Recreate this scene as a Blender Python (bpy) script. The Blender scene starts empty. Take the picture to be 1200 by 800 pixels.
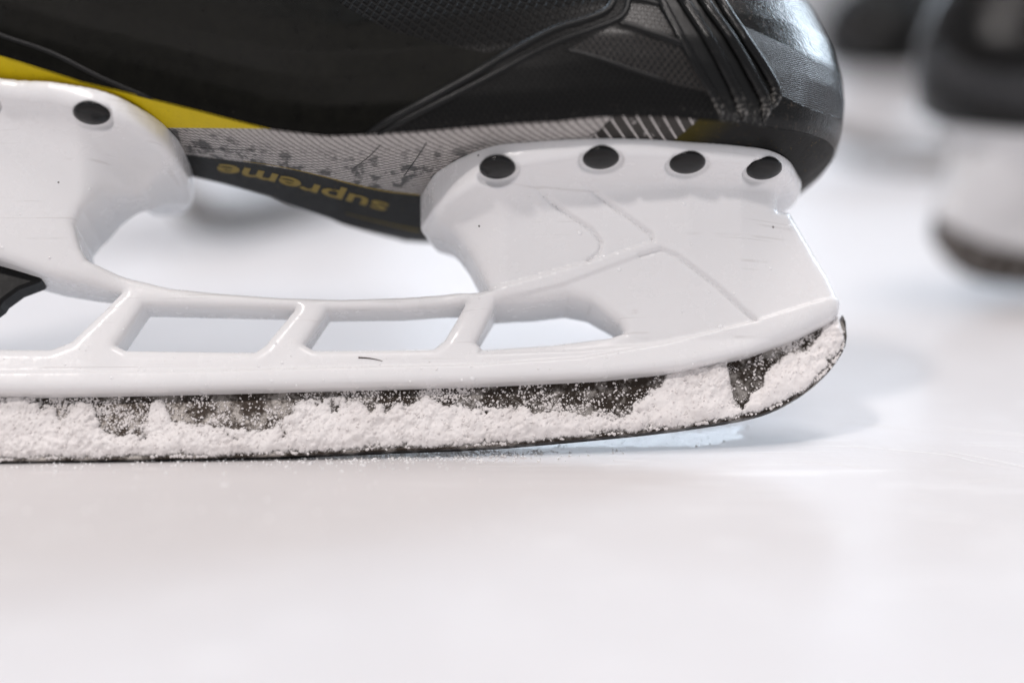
import bpy, math, random
import numpy as np
from mathutils import Vector, Matrix
from mathutils.bvhtree import BVHTree

random.seed(7); rng = np.random.default_rng(7)
scene = bpy.context.scene
col = scene.collection

# ------------------------------------------------------------------ camera
F_PX, HOR, MM_PX = 2000.0, 30.0, 0.19          # focal length in photo pixels, horizon row, mm per pixel at the blade
PITCH = math.atan((400 - HOR) / F_PX)
FW = np.array([0, math.cos(PITCH), -math.sin(PITCH)])
UP = np.array([0, math.sin(PITCH), math.cos(PITCH)])
RT = np.array([1.0, 0, 0])
def ray(px, py):
    px = np.asarray(px, float); py = np.asarray(py, float)
    return F_PX * FW + (px - 600)[..., None] * RT + (400 - py)[..., None] * UP
CAM = -(ray(600, 536) * MM_PX)                  # mm; the blade meets the ice at the origin
LEAN, YAW = math.radians(28), math.radians(2.5)
_c, _s = math.cos(LEAN), math.sin(LEAN)
RX = np.array([[1, 0, 0], [0, _c, _s], [0, -_s, _c]])
_c, _s = math.cos(YAW), math.sin(YAW)
RZ = np.array([[_c, -_s, 0], [_s, _c, 0], [0, 0, 1]])
ROT = RZ @ RX                                   # skate frame -> world

cam = bpy.data.objects.new('camera', bpy.data.cameras.new('camera'))
col.objects.link(cam); scene.camera = cam
cam.matrix_world = Matrix(np.vstack([np.column_stack([RT, UP, -FW, CAM * .001]), [0, 0, 0, 1]]).tolist())
cam.data.sensor_width = 36.0
cam.data.lens = 36.0 * F_PX / 1200.0
cam.data.clip_start = 0.02; cam.data.clip_end = 60
cam.data.dof.use_dof = True
focus_pt = np.array([30.0, 8.0, 32.0])
cam.data.dof.focus_distance = float((focus_pt - CAM) @ FW) * .001
cam.data.dof.aperture_fstop = 3.1
cam.data.dof.aperture_blades = 0

# ------------------------------------------------------------------ light
world = bpy.data.worlds.new('World'); scene.world = world; world.use_nodes = True
wbg = world.node_tree.nodes['Background']
wbg.inputs[0].default_value = (0.95, 0.95, 1.0, 1); wbg.inputs[1].default_value = 0.46

def lamp(name, loc, target, size, watts, color, size_y=None):
    d = bpy.data.lights.new(name, 'AREA'); d.energy = watts; d.color = color
    d.shape = 'DISK' if size_y is None else 'RECTANGLE'
    d.size = size
    if size_y: d.size_y = size_y
    o = bpy.data.objects.new(name, d); col.objects.link(o); o.location = loc
    o.rotation_euler = (Vector(target) - Vector(loc)).to_track_quat('-Z', 'Y').to_euler()
    return o
lamp('rink_lamp_front', (-1.15, -1.85, 2.55), (0, 0, 0), 0.24, 38, (1.0, 0.935, 0.905))
lamp('soft_fill_overhead', (0.35, -0.50, 2.7), (0, -0.05, 0), 0.9, 18, (1.0, 0.94, 0.92))  # added soft fill, evens out the brightness of ice and holder
lamp('rink_lamp_above', (0.9, 0.35, 2.6), (0, 0, 0), 0.5, 8, (1.0, 0.93, 0.90))
lamp('rink_window_back', (1.95, 1.85, 1.15), (0.1, 0.1, 0.05), 0.9, 50, (0.74, 0.87, 1.0), 1.2)
lamp('rink_lamp_far', (-0.9, 2.0, 2.2), (0.0, 0.45, 0), 0.8, 15, (0.66, 0.82, 1.0))

lamp('rink_window_low', (0.25, 3.0, 0.78), (0.05, 0.1, 0.0), 1.5, 11, (0.74, 0.86, 1.0), 0.5)

scene.render.engine = 'CYCLES'
scene.view_settings.view_transform = 'Standard'; scene.view_settings.look = 'None'
scene.view_settings.exposure = 0.06; scene.view_settings.gamma = 1.0
scene.view_settings.use_curve_mapping = False

# ------------------------------------------------------------------ photo <-> skate frame (mm)
def hit_plane(px, py, n, d):
    nw = ROT @ np.array(n, float); r = ray(px, py)
    t = (d - nw @ CAM) / (r @ nw)
    return (CAM + t[..., None] * r) @ ROT
def on_y(px, py, y): return hit_plane(px, py, (0, 1, 0), y)
def on_z(px, py, z): return hit_plane(px, py, (0, 0, 1), z)
def on_ice(px, py):
    r = ray(px, py); t = -CAM[2] / r[..., 2]
    return CAM + t[..., None] * r
def proj(P):
    w = P @ ROT.T - CAM; k = F_PX / (w @ FW)
    return 600 + k * (w @ RT), 400 - k * (w @ UP)

# ------------------------------------------------------------------ numeric helpers
def smin(a, b, k):
    h = np.clip(0.5 + 0.5 * (b - a) / k, 0, 1); return b + (a - b) * h - k * h * (1 - h)
def smax(a, b, k): return -smin(-a, -b, k)
def sstep(e0, e1, x):
    t = np.clip((x - e0) / (e1 - e0), 0, 1); return t * t * (3 - 2 * t)
def seg_dist2(X, Y, a, b):
    dx, dy = b[0] - a[0], b[1] - a[1]
    t = np.clip(((X - a[0]) * dx + (Y - a[1]) * dy) / (dx * dx + dy * dy + 1e-12), 0, 1)
    return (X - a[0] - t * dx) ** 2 + (Y - a[1] - t * dy) ** 2
def sd_poly(P, X, Y):                           # signed distance to a polygon, negative inside
    P = np.asarray(P, float); d = np.full(X.shape, 1e12); ins = np.zeros(X.shape, bool)
    for i in range(len(P)):
        a, b = P[i - 1], P[i]
        d = np.minimum(d, seg_dist2(X, Y, a, b))
        c = (a[1] > Y) != (b[1] > Y)
        if b[1] != a[1]:
            ins ^= c & (X < (b[0] - a[0]) * (Y - a[1]) / (b[1] - a[1]) + a[0])
    d = np.sqrt(d); return np.where(ins, -d, d)
def d_line(P, X, Y):
    d = np.full(X.shape, 1e12)
    for a, b in zip(P[:-1], P[1:]): d = np.minimum(d, seg_dist2(X, Y, a, b))
    return np.sqrt(d)
def spline(P, n):                               # Catmull-Rom through P, n samples by arc length
    P = np.asarray(P, float); Q = np.vstack([2 * P[0] - P[1], P, 2 * P[-1] - P[-2]])
    out = []
    for i in range(1, len(Q) - 2):
        t = np.linspace(0, 1, 40, endpoint=False)[:, None]
        p0, p1, p2, p3 = Q[i - 1], Q[i], Q[i + 1], Q[i + 2]
        out.append(.5 * (2 * p1 + (p2 - p0) * t + (2 * p0 - 5 * p1 + 4 * p2 - p3) * t * t + (3 * p1 - p0 - 3 * p2 + p3) * t ** 3))
    C = np.vstack(out + [P[-1:]])
    s = np.r_[0, np.cumsum(np.linalg.norm(np.diff(C, axis=0), axis=1))]
    q = np.linspace(0, s[-1], n) if np.isscalar(n) else np.asarray(n) * s[-1]
    return np.column_stack([np.interp(q, s, C[:, k]) for k in range(C.shape[1])])
def vnoise(X, Y, seed):
    r = np.random.default_rng(seed).random((256, 256))
    xi, yi = np.floor(X).astype(int), np.floor(Y).astype(int); fx, fy = X - xi, Y - yi
    fx = fx * fx * (3 - 2 * fx); fy = fy * fy * (3 - 2 * fy)
    g = lambda a, b: r[a & 255, b & 255]
    return (g(xi, yi) * (1 - fx) + g(xi + 1, yi) * fx) * (1 - fy) + (g(xi, yi + 1) * (1 - fx) + g(xi + 1, yi + 1) * fx) * fy
def fbm(X, Y, wl, octs, gain=.55, seed=0):
    s = np.zeros(X.shape); a = 1; tot = 0
    for o in range(octs):
        s += a * (vnoise(X / wl + 17.3 * o, Y / wl + 5.1 * o, seed + o) - .5); tot += a * .5; a *= gain; wl *= .5
    return s / tot

# ------------------------------------------------------------------ materials
class NT:
    def __init__(s, name):
        s.m = bpy.data.materials.new(name); s.m.use_nodes = True; s.t = s.m.node_tree
        s.b = s.t.nodes['Principled BSDF']; s.out = s.t.nodes['Material Output']
    def n(s, typ, ins=None, **kw):
        x = s.t.nodes.new(typ)
        for k, v in kw.items(): setattr(x, k, v)
        for k, v in (ins or {}).items():
            if isinstance(v, bpy.types.NodeSocket): s.t.links.new(v, x.inputs[k])
            else: x.inputs[k].default_value = v
        return x
    def math(s, op, a, b=0.0, c=0.0, clamp=False):
        return s.n('ShaderNodeMath', {0: a, 1: b, 2: c}, operation=op, use_clamp=clamp).outputs[0]
    def mix(s, f, a, b):
        x = s.n('ShaderNodeMix', data_type='RGBA')
        for i, v in ((0, f), (6, a), (7, b)):
            if isinstance(v, bpy.types.NodeSocket): s.t.links.new(v, x.inputs[i])
            else: x.inputs[i].default_value = v if i == 0 else (*v, 1) if len(v) == 3 else v
        return x.outputs[2]
    def attr(s, name): return s.n('ShaderNodeAttribute', attribute_name=name)
    def noise(s, vec, scale, detail=4, rough=.6, out=0):
        return s.n('ShaderNodeTexNoise', {'Vector': vec, 'Scale': scale, 'Detail': detail, 'Roughness': rough}).outputs[out]
    def ramp(s, fac, lo, hi):
        return s.n('ShaderNodeMapRange', {0: fac, 1: lo, 2: hi, 3: 0.0, 4: 1.0}, interpolation_type='SMOOTHSTEP').outputs[0]
    def obj(s): return s.n('ShaderNodeTexCoord').outputs['Object']
    def set(s, **kw):
        for k, v in kw.items():
            k = {'color': 'Base Color', 'rough': 'Roughness', 'metal': 'Metallic', 'spec': 'Specular IOR Level', 'coat': 'Coat Weight',
                 'coat_rough': 'Coat Roughness', 'normal': 'Normal', 'sss': 'Subsurface Weight', 'sheen': 'Sheen Weight'}.get(k, k)
            if isinstance(v, bpy.types.NodeSocket): s.t.links.new(v, s.b.inputs[k])
            else: s.b.inputs[k].default_value = (*v, 1) if isinstance(v, tuple) and len(v) == 3 else v
        return s
    def bump(s, h, strength, dist, normal=None):
        i = {'Height': h, 'Strength': strength, 'Distance': dist}
        if normal is not None: i['Normal'] = normal
        return s.n('ShaderNodeBump', i).outputs[0]

M = {}
def mat_plastic():
    t = NT('white_plastic'); o = t.obj()
    big = t.noise(o, 30, 3); fine = t.noise(o, 900, 3)
    dirt = t.ramp(t.noise(o, 120, 6, .7), .60, .78)
    smear = t.ramp(t.n('ShaderNodeTexNoise', {'Vector': t.n('ShaderNodeMapping', {0: o, 3: (40, 40, 400)}).outputs[0], 'Scale': 1.0, 'Detail': 5.0}).outputs[0], .58, .75)
    c = t.mix(big, (.80, .792, .795), (.85, .842, .845))
    c = t.mix(t.math('MULTIPLY', t.math('MULTIPLY', dirt, smear), .65), c, (.46, .41, .38))
    # tiny black specks of dirt
    v = t.n('ShaderNodeTexVoronoi', {'Vector': o, 'Scale': 150.0, 'Randomness': 1.0})
    keep = t.math('GREATER_THAN', t.n('ShaderNodeSeparateColor', {0: v.outputs['Color']}).outputs[0], .93)
    spk = t.math('MULTIPLY', t.math('LESS_THAN', v.outputs['Distance'], .045), keep)
    c = t.mix(t.math('MULTIPLY', spk, .85), c, (.05, .04, .035))
    scr = None
    for ang, k0 in ((.35, 0.), (-.6, 5.), (1.1, 11.)):
        w = t.noise(t.n('ShaderNodeMapping', {0: o, 1: (k0, k0, k0), 2: (0, ang, 0), 3: (14, 14, 900)}).outputs[0], 1.0, 2, .4)
        w = t.math('MULTIPLY', t.ramp(w, .66, .70), t.ramp(t.noise(o, 60 + k0, 2), .52, .62))
        scr = w if scr is None else t.math('MAXIMUM', scr, w)
    c = t.mix(t.math('MULTIPLY', scr, .25), c, (.52, .49, .47))
    r = t.math('ADD', t.math('MULTIPLY', t.noise(o, 90, 6, .7), .42), .04)
    t.set(color=c, rough=r, spec=.45, sss=.12, normal=t.bump(fine, .06, .0004, t.bump(t.noise(o, 130, 5, .6), .16, .001, t.bump(scr, .25, .0002))))
    t.b.inputs['Subsurface Radius'].default_value = (1, .9, .85); t.b.inputs['Subsurface Scale'].default_value = .0015
    return t.m
def mat_steel():
    t = NT('runner_steel'); o = t.obj()
    st = t.n('ShaderNodeMapping', {0: o, 3: (60, 60, 2500)}).outputs[0]
    g = t.noise(st, 1.0, 5)
    spots = t.ramp(t.noise(o, 150, 6, .75), .37, .54)
    c = t.mix(spots, (.33, .305, .285), (.036, .027, .021))
    t.set(color=c, metal=.75, rough=t.math('ADD', t.math('MULTIPLY', g, .22), .30), normal=t.bump(g, .15, .0002, t.bump(t.noise(o, 700, 4), .25, .0003)))
    return t.m
def mat_snow():
    t = NT('packed_snow'); o = t.obj()
    n1 = t.noise(o, 700, 5, .65)
    c = t.mix(t.noise(o, 150, 5, .65), (.90, .885, .88), (.96, .955, .955))
    t.set(color=c, rough=.4, spec=.4, normal=t.bump(n1, .2, .0003))
    return t.m
def mat_crust():
    """packed snow that thins out to wet translucent slush at its edges"""
    t = NT('slushy_snow_crust'); o = t.obj(); th = t.attr('thick').outputs['Fac']
    n1 = t.noise(o, 650, 5, .65); n2 = t.noise(o, 1400, 4, .7)
    c = t.mix(t.noise(o, 130, 5, .65), (.69, .645, .63), (.93, .90, .89))
    wet = t.ramp(t.noise(o, 110, 4, .6), .5, .66)
    a = t.ramp(t.math('ADD', th, t.math('MULTIPLY', t.math('SUBTRACT', n2, .5), 1.5)), .05, .75)
    t.set(color=c, rough=t.math('SUBTRACT', .6, t.math('MULTIPLY', wet, .38)), spec=.4, normal=t.bump(n1, .3, .0005), Alpha=a)
    return t.m
def mat_ice():
    t = NT('rink_ice'); o = t.obj()
    big = t.noise(o, 7, 4, .55); mid = t.noise(o, 60, 5, .6); fine = t.noise(o, 900, 5, .7)
    film = t.ramp(t.noise(o, 14, 3, .5), .47, .53)
    c = t.mix(big, (.66, .632, .63), (.70, .677, .677))
    c = t.mix(t.math('MULTIPLY', t.ramp(mid, .5, .7), .4), c, (.73, .71, .71))
    r = t.math('ADD', t.math('MULTIPLY', film, .12), t.math('ADD', t.math('MULTIPLY', mid, .14), .42))
    # faint skating scratches running every way
    sc = None
    for ang, sca, seed in ((.25, 55, 0.), (-.5, 40, 3.), (1.2, 48, 9.)):
        mp = t.n('ShaderNodeMapping', {0: o, 1: (seed, seed, 0), 2: (0, 0, ang), 3: (1.2, sca, 1)}).outputs[0]
        w = t.noise(mp, 1.6, 2, .4); w = t.math('ABSOLUTE', t.math('SUBTRACT', w, .5))
        w = t.math('SUBTRACT', 1.0, t.ramp(w, 0, .012))
        w = t.math('MULTIPLY', w, t.ramp(t.noise(o, 22 + seed, 2), .5, .62))
        sc = w if sc is None else t.math('MAXIMUM', sc, w)
    c = t.mix(t.math('MULTIPLY', sc, .35), c, (.93, .92, .92))
    nb = t.bump(fine, .12, .0003, t.bump(mid, .25, .0012, t.bump(sc, .4, .0003)))
    t.set(color=c, rough=r, spec=.07, normal=nb, sss=.25, coat=.13, coat_rough=.22)
    t.b.inputs['Subsurface Radius'].default_value = (.9, 1, 1.05); t.b.inputs['Subsurface Scale'].default_value = .004
    return t.m
def scuff(t, suv, lo, hi, hmax):
    """pale scratches and salt-white rub marks low on the boot"""
    sx = t.n('ShaderNodeSeparateXYZ', {0: suv})
    low = t.math('SUBTRACT', 1.0, t.ramp(sx.outputs[1], 0.0, hmax))
    n = t.ramp(t.noise(t.n('ShaderNodeMapping', {0: suv, 3: (.25, 1.1, 1)}).outputs[0], 1.0, 7, .8), lo, hi)
    return t.math('MULTIPLY', n, low)
def mat_quarter():
    t = NT('boot_composite'); suv = t.attr('suv').outputs['Vector']
    s = t.n('ShaderNodeSeparateXYZ', {0: suv})
    wx = t.math('SINE', t.math('MULTIPLY', s.outputs[0], 9.0)); wy = t.math('SINE', t.math('MULTIPLY', s.outputs[1], 9.0))
    weave = t.math('MULTIPLY', wx, wy)
    n = t.noise(suv, .25, 5, .65)
    c = t.mix(n, (.0012, .0012, .0012), (.0085, .0082, .0062))  # brownish mottling painted in for the weave's patchy sheen
    c = t.mix(t.math('MULTIPLY', scuff(t, suv, .62, .72, 4.0), .5), c, (.20, .18, .15))
    t.set(color=c, rough=t.math('ADD', t.math('MULTIPLY', n, .16), .22), spec=.055, normal=t.bump(weave, .2, .00015, t.bump(n, .1, .001)))
    return t.m
def mat_side(name, pitch, h, base, hi, rough, ang=.5, spec=.3):
    """moulded mesh: little raised threads crossing at an angle"""
    t = NT(name); suv = t.attr('suv').outputs['Vector']
    mp = t.n('ShaderNodeMapping', {0: suv, 2: (0, 0, ang)}).outputs[0]; s = t.n('ShaderNodeSeparateXYZ', {0: mp})
    k = 2 * math.pi / pitch
    a = t.math('SINE', t.math('MULTIPLY', s.outputs[0], k)); b = t.math('SINE', t.math('MULTIPLY', t.math('ADD', s.outputs[1], t.math('MULTIPLY', s.outputs[0], .45)), k))
    m = t.math('MAXIMUM', a, b); m = t.ramp(m, .1, .9)
    n = t.noise(suv, .8, 6, .75)
    c = t.mix(t.math('MULTIPLY', m, n), base, hi)
    c = t.mix(t.math('MULTIPLY', scuff(t, suv, .57, .72, 3.6), .7), c, (.26, .24, .21))
    t.set(color=c, rough=t.math('ADD', t.math('MULTIPLY', n, .2), rough), spec=spec, normal=t.bump(m, .8, h))
    return t.m
def mat_rubber(name, color=(.0028, .0028, .0028), rough=.30, sc=.6):
    t = NT(name); suv = t.attr('suv').outputs['Vector']
    n = t.noise(suv, .5, 6, .75); st = t.noise(t.n('ShaderNodeMapping', {0: suv, 3: (3, .25, 1)}).outputs[0], 1.0, 5, .7)
    c = t.mix(t.math('MULTIPLY', t.ramp(st, .62, .78), .35 * sc), color, (.22, .19, .165))
    c = t.mix(t.math('MULTIPLY', scuff(t, suv, .50, .64, 7.0), sc), c, (.42, .40, .37))
    t.set(color=c, rough=t.math('ADD', t.math('MULTIPLY', n, .18), rough), spec=.3, normal=t.bump(n, .2, .0006))
    return t.m
def mat_toe():
    t = NT('toe_cap_plastic'); suv = t.attr('suv').outputs['Vector']; band = t.attr('band').outputs['Fac']
    s = t.n('ShaderNodeSeparateXYZ', {0: suv}); k = 2 * math.pi / .85
    a = t.math('SINE', t.math('MULTIPLY', t.math('ADD', s.outputs[0], s.outputs[1]), k)); b = t.math('SINE', t.math('MULTIPLY', t.math('SUBTRACT', s.outputs[0], t.math('MULTIPLY', s.outputs[1], .8)), k))
    m = t.ramp(t.math('MULTIPLY', a, b), -.1, .6)
    inb = t.ramp(band, 1.0, -1.0)
    n = t.noise(suv, .22, 6, .75); sc = t.noise(t.n('ShaderNodeMapping', {0: suv, 2: (0, 0, -.5), 3: (.12, .8, 1)}).outputs[0], 1.0, 6, .75)
    c0 = t.mix(t.math('MULTIPLY', t.ramp(sc, .54, .70), .55), (.003, .003, .003), (.11, .085, .066))
    c1 = t.mix(t.math('MULTIPLY', m, .9), (.006, .006, .0065), (.12, .12, .125))
    c = t.mix(inb, c0, c1)
    t.set(color=c, rough=t.math('ADD', t.math('MULTIPLY', n, .14), .09), spec=.26, normal=t.bump(t.math('MULTIPLY', m, inb), .5, .0003, t.bump(n, .25, .0012)))
    return t.m
def mat_yellow():
    t = NT('yellow_composite'); suv = t.attr('suv').outputs['Vector']
    n = t.noise(suv, 1.6, 6, .8); m = t.noise(suv, .3, 4, .6)
    c = t.mix(m, (.52, .385, .002), (.64, .48, .004)); c = t.mix(t.math('MULTIPLY', t.ramp(n, .56, .70), .7), c, (.13, .095, .01))
    t.set(color=c, rough=.5, spec=.2, normal=t.bump(n, .2, .0004)); return t.m
def mat_textile():
    t = NT('silver_woven_composite'); suv = t.attr('suv').outputs['Vector']; s = t.n('ShaderNodeSeparateXYZ', {0: suv})
    d = s.outputs[1]                             # mm in from the edge of the sole
    u = t.math('ADD', s.outputs[0], t.math('MULTIPLY', t.math('POWER', d, 1.35), -.40))
    ph = t.math('FRACT', t.math('MULTIPLY', u, 1 / 1.9))
    line = t.math('SUBTRACT', 1.0, t.ramp(t.math('ABSOLUTE', t.math('SUBTRACT', ph, .5)), .03, .13))
    ph2 = t.math('FRACT', t.math('MULTIPLY', t.math('ADD', d, t.math('MULTIPLY', s.outputs[0], .35)), 1 / 1.5))
    line2 = t.math('SUBTRACT', 1.0, t.ramp(t.math('ABSOLUTE', t.math('SUBTRACT', ph2, .5)), .03, .2))
    deep = t.ramp(d, 3.0, 13.0)
    n = t.noise(suv, 1.1, 6, .85); big = t.noise(suv, .22, 3)
    c = t.mix(n, (.05, .047, .044), (.80, .75, .72))
    c = t.mix(t.math('MULTIPLY', line2, t.math('MULTIPLY', deep, .75)), c, (.025, .025, .025))
    c = t.mix(t.math('MULTIPLY', line, .97), c, (.006, .006, .006))
    c = t.mix(t.math('MULTIPLY', t.ramp(big, .48, .62), t.math('MULTIPLY', deep, .85)), c, (.03, .03, .03))
    t.set(color=c, rough=.42, spec=.16, normal=t.bump(t.math('SUBTRACT', n, line), .3, .0004)); return t.m
def mat_slash():
    t = NT('black_sole_with_pale_slashes'); suv = t.attr('suv').outputs['Vector']; s = t.n('ShaderNodeSeparateXYZ', {0: suv})
    u = t.math('ADD', s.outputs[0], t.math('MULTIPLY', s.outputs[1], -.55))
    ph = t.math('FRACT', t.math('MULTIPLY', u, 1 / 2.9))
    line = t.math('SUBTRACT', 1.0, t.ramp(t.math('ABSOLUTE', t.math('SUBTRACT', ph, .5)), .06, .11))
    n = t.noise(suv, 1.2, 5, .8); blot = t.ramp(t.noise(suv, .30, 4, .7), .62, .70)
    f = t.math('MAXIMUM', t.math('MULTIPLY', line, t.ramp(n, .25, .5)), t.math('MULTIPLY', blot, .6))
    c = t.mix(f, (.022, .018, .015), (.55, .52, .50))
    t.set(color=c, rough=.42, spec=.4); return t.m
def mat_outsole():
    t = NT('outsole_black'); suv = t.attr('suv').outputs['Vector']; n = t.noise(suv, .4, 6, .7)
    olive = t.attr('olive').outputs['Fac']
    c = t.mix(n, (.006, .006, .006), (.013, .013, .0125))
    gr = t.ramp(olive, 0.0, 1.0)
    c = t.mix(gr, c, (.042, .033, .003))
    fl = t.ramp(t.noise(suv, 2.2, 3, .6), .69, .73)
    c = t.mix(t.math('MULTIPLY', fl, t.math('MULTIPLY', t.ramp(s_x(t, suv), 30, 45), .9)), c, (.55, .33, .03))
    t.set(color=c, rough=t.math('ADD', t.math('MULTIPLY', n, .3), .34), spec=.10, normal=t.bump(n, .15, .0006)); return t.m
def s_x(t, v): return t.n('ShaderNodeSeparateXYZ', {0: v}).outputs[0]
def mat_plain(name, color, rough=.4, spec=.5, metal=0.0, nz=400, bmp=.12):
    t = NT(name); o = t.obj(); n = t.noise(o, nz, 5, .7)
    c = t.mix(n, tuple(x * .75 for x in color), tuple(min(1, x * 1.2) for x in color))
    t.set(color=c, rough=t.math('ADD', t.math('MULTIPLY', n, .2), rough - .1), spec=spec, metal=metal, normal=t.bump(n, bmp, .0005)); return t.m

M['plastic'] = mat_plastic(); M['steel'] = mat_steel(); M['snow'] = mat_snow(); M['crust'] = mat_crust(); M['ice'] = mat_ice()
def mat_wet():
    t = NT('wet_ice_glare'); o = t.obj()  # pale glossy film, made to catch the low window's reflection
    n = t.noise(o, 500, 5, .7); c = t.mix(n, (.74, .76, .79), (.86, .87, .89))
    t.set(color=c, rough=t.math('ADD', t.math('MULTIPLY', n, .2), .06), spec=.5, normal=t.bump(n, .42, .0005)); return t.m
M['wet'] = mat_wet(); M['quarter'] = mat_quarter()
M['side'] = mat_side('moulded_side_mesh', 1.15, .0004, (.003, .003, .003), (.010, .0095, .009), .26, .5, .16)
M['net'] = mat_side('raised_net', 1.25, .0008, (.003, .003, .003), (.05, .043, .038), .16, .62, .4)
M['vent'] = mat_side('coarse_vent_mesh', 1.9, .0009, (.003, .003, .003), (.010, .009, .008), .2, .35, .13)
M['rubber'] = mat_rubber('glossy_rib_rubber', rough=.10, sc=.75); M['piping'] = mat_rubber('piping_rubber', rough=.22, sc=.25)
M['toe'] = mat_toe(); M['yellow'] = mat_yellow(); M['textile'] = mat_textile(); M['slash'] = mat_slash(); M['outsole'] = mat_outsole()
M['rivet'] = mat_plain('black_enamel_rivet', (.003, .003, .0033), .16, .3)
M['print'] = mat_plain('yellow_print', (.22, .15, .008), .5, .3)
M['trigger'] = mat_plain('black_nylon', (.008, .008, .008), .4, .15)
M['fibre'] = mat_plain('brown_fibre', (.05, .03, .02), .8, .2)

# ------------------------------------------------------------------ object helpers
def tag(o, label=None, cat=None, group=None, kind=None):
    for k, v in (('label', label), ('category', cat), ('group', group), ('kind', kind)):
        if v: o[k] = v
    return o
def mesh_obj(name, V, faces, mat, parent=None, attrs=None, smooth=True, scale=.001):
    me = bpy.data.meshes.new(name)
    V = np.asarray(V, float) * scale
    if isinstance(faces, np.ndarray):
        me.vertices.add(len(V)); me.vertices.foreach_set('co', V.astype(np.float32).ravel())
        k = faces.shape[1]; me.loops.add(faces.size); me.loops.foreach_set('vertex_index', faces.astype(np.int32).ravel())
        me.polygons.add(len(faces)); me.polygons.foreach_set('loop_start', np.arange(0, faces.size, k, dtype=np.int32))
        me.update(calc_edges=True)
    else:
        me.from_pydata(V.tolist(), [], faces); me.update()
    for an, av in (attrs or {}).items():
        if av.ndim == 2:
            a = me.attributes.new(an, 'FLOAT_VECTOR', 'POINT'); a.data.foreach_set('vector', av.astype(np.float32).ravel())
        else:
            a = me.attributes.new(an, 'FLOAT', 'POINT'); a.data.foreach_set('value', av.astype(np.float32).ravel())
    me.polygons.foreach_set('use_smooth', np.full(len(me.polygons), smooth))
    me.materials.append(mat); me.validate()
    o = bpy.data.objects.new(name, me); col.objects.link(o)
    if parent: o.parent = parent
    return o
def clip(V, Q, s, attrs):
    """part of a quad mesh where s <= 0, cut cleanly along s = 0"""
    ins = s <= 0; cnt = ins[Q].sum(1); full = Q[cnt == 4]; mixd = Q[(cnt > 0) & (cnt < 4)]
    newV, newA, cache = [], {k: [] for k in attrs}, {}; faces = []
    n0 = len(V)
    def cut(a, b):
        key = (a, b) if a < b else (b, a)
        if key not in cache:
            t = s[a] / (s[a] - s[b]); cache[key] = n0 + len(newV); newV.append(V[a] + (V[b] - V[a]) * t)
            for k in attrs: newA[k].append(attrs[k][a] + (attrs[k][b] - attrs[k][a]) * t)
        return cache[key]
    for q in mixd.tolist():
        f = []
        for i in range(4):
            a, b = q[i], q[(i + 1) % 4]
            if ins[a]: f.append(a)
            if ins[a] != ins[b]: f.append(cut(a, b))
        if len(f) > 2: faces.append(f)
    AV = np.vstack([V, np.array(newV)]) if newV else V
    AA = {k: (np.concatenate([attrs[k], np.array(newA[k])]) if newV else attrs[k]) for k in attrs}
    allf = full.tolist() + faces
    used = np.unique(np.concatenate([np.array(f) for f in faces] + [full.ravel()])).astype(int) if allf else np.zeros(0, int)
    rm = np.full(len(AV), -1); rm[used] = np.arange(len(used))
    allf = [[int(rm[i]) for i in f] for f in allf]
    return AV[used], allf, {k: v[used] for k, v in AA.items()}
def surface_nets(Fd, o, h):
    nx, ny, nz = Fd.shape; S = Fd < 0
    cnt = np.zeros((nx - 1, ny - 1, nz - 1), np.uint8)
    for a in (0, 1):
        for b in (0, 1):
            for c in (0, 1): cnt += S[a:nx - 1 + a, b:ny - 1 + b, c:nz - 1 + c]
    act = np.argwhere((cnt > 0) & (cnt < 8)); del cnt
    idm = np.full((nx - 1, ny - 1, nz - 1), -1, np.int32); idm[tuple(act.T)] = np.arange(len(act))
    P = np.zeros((len(act), 3)); N = np.zeros(len(act)); i, j, k = act.T
    for ax in range(3):
        for u in (0, 1):
            for v in (0, 1):
                d0 = [u, v]; d0.insert(ax, 0); d1 = [u, v]; d1.insert(ax, 1)
                f0 = Fd[i + d0[0], j + d0[1], k + d0[2]]; f1 = Fd[i + d1[0], j + d1[1], k + d1[2]]
                m = (f0 < 0) != (f1 < 0); t = np.where(m, f0 / np.where(m, f0 - f1, 1), 0)
                p = np.array(d0, float)[None].repeat(len(act), 0); p[:, ax] = t
                P[m] += p[m]; N += m
    P = (act + P / N[:, None]) * h + np.asarray(o)
    quads = []
    for ax in range(3):
        b, c = (ax + 1) % 3, (ax + 2) % 3
        sl0 = [slice(None)] * 3; sl1 = [slice(None)] * 3; sl0[ax] = slice(0, -1); sl1[ax] = slice(1, None)
        s0, s1 = S[tuple(sl0)], S[tuple(sl1)]
        e = np.argwhere(s0 != s1)
        ok = np.all([(e[:, q] > 0) & (e[:, q] < Fd.shape[q] - 1) for q in (b, c)], axis=0); e = e[ok]
        flip = s1[tuple(e.T)]
        eb = np.eye(3, dtype=int)[b]; ec = np.eye(3, dtype=int)[c]
        q = np.stack([idm[tuple((e + g).T)] for g in (-eb - ec, -ec, 0 * eb, -eb)], 1)
        q[flip] = q[flip][:, ::-1]; quads.append(q)
    return P, np.vstack(quads)
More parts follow.
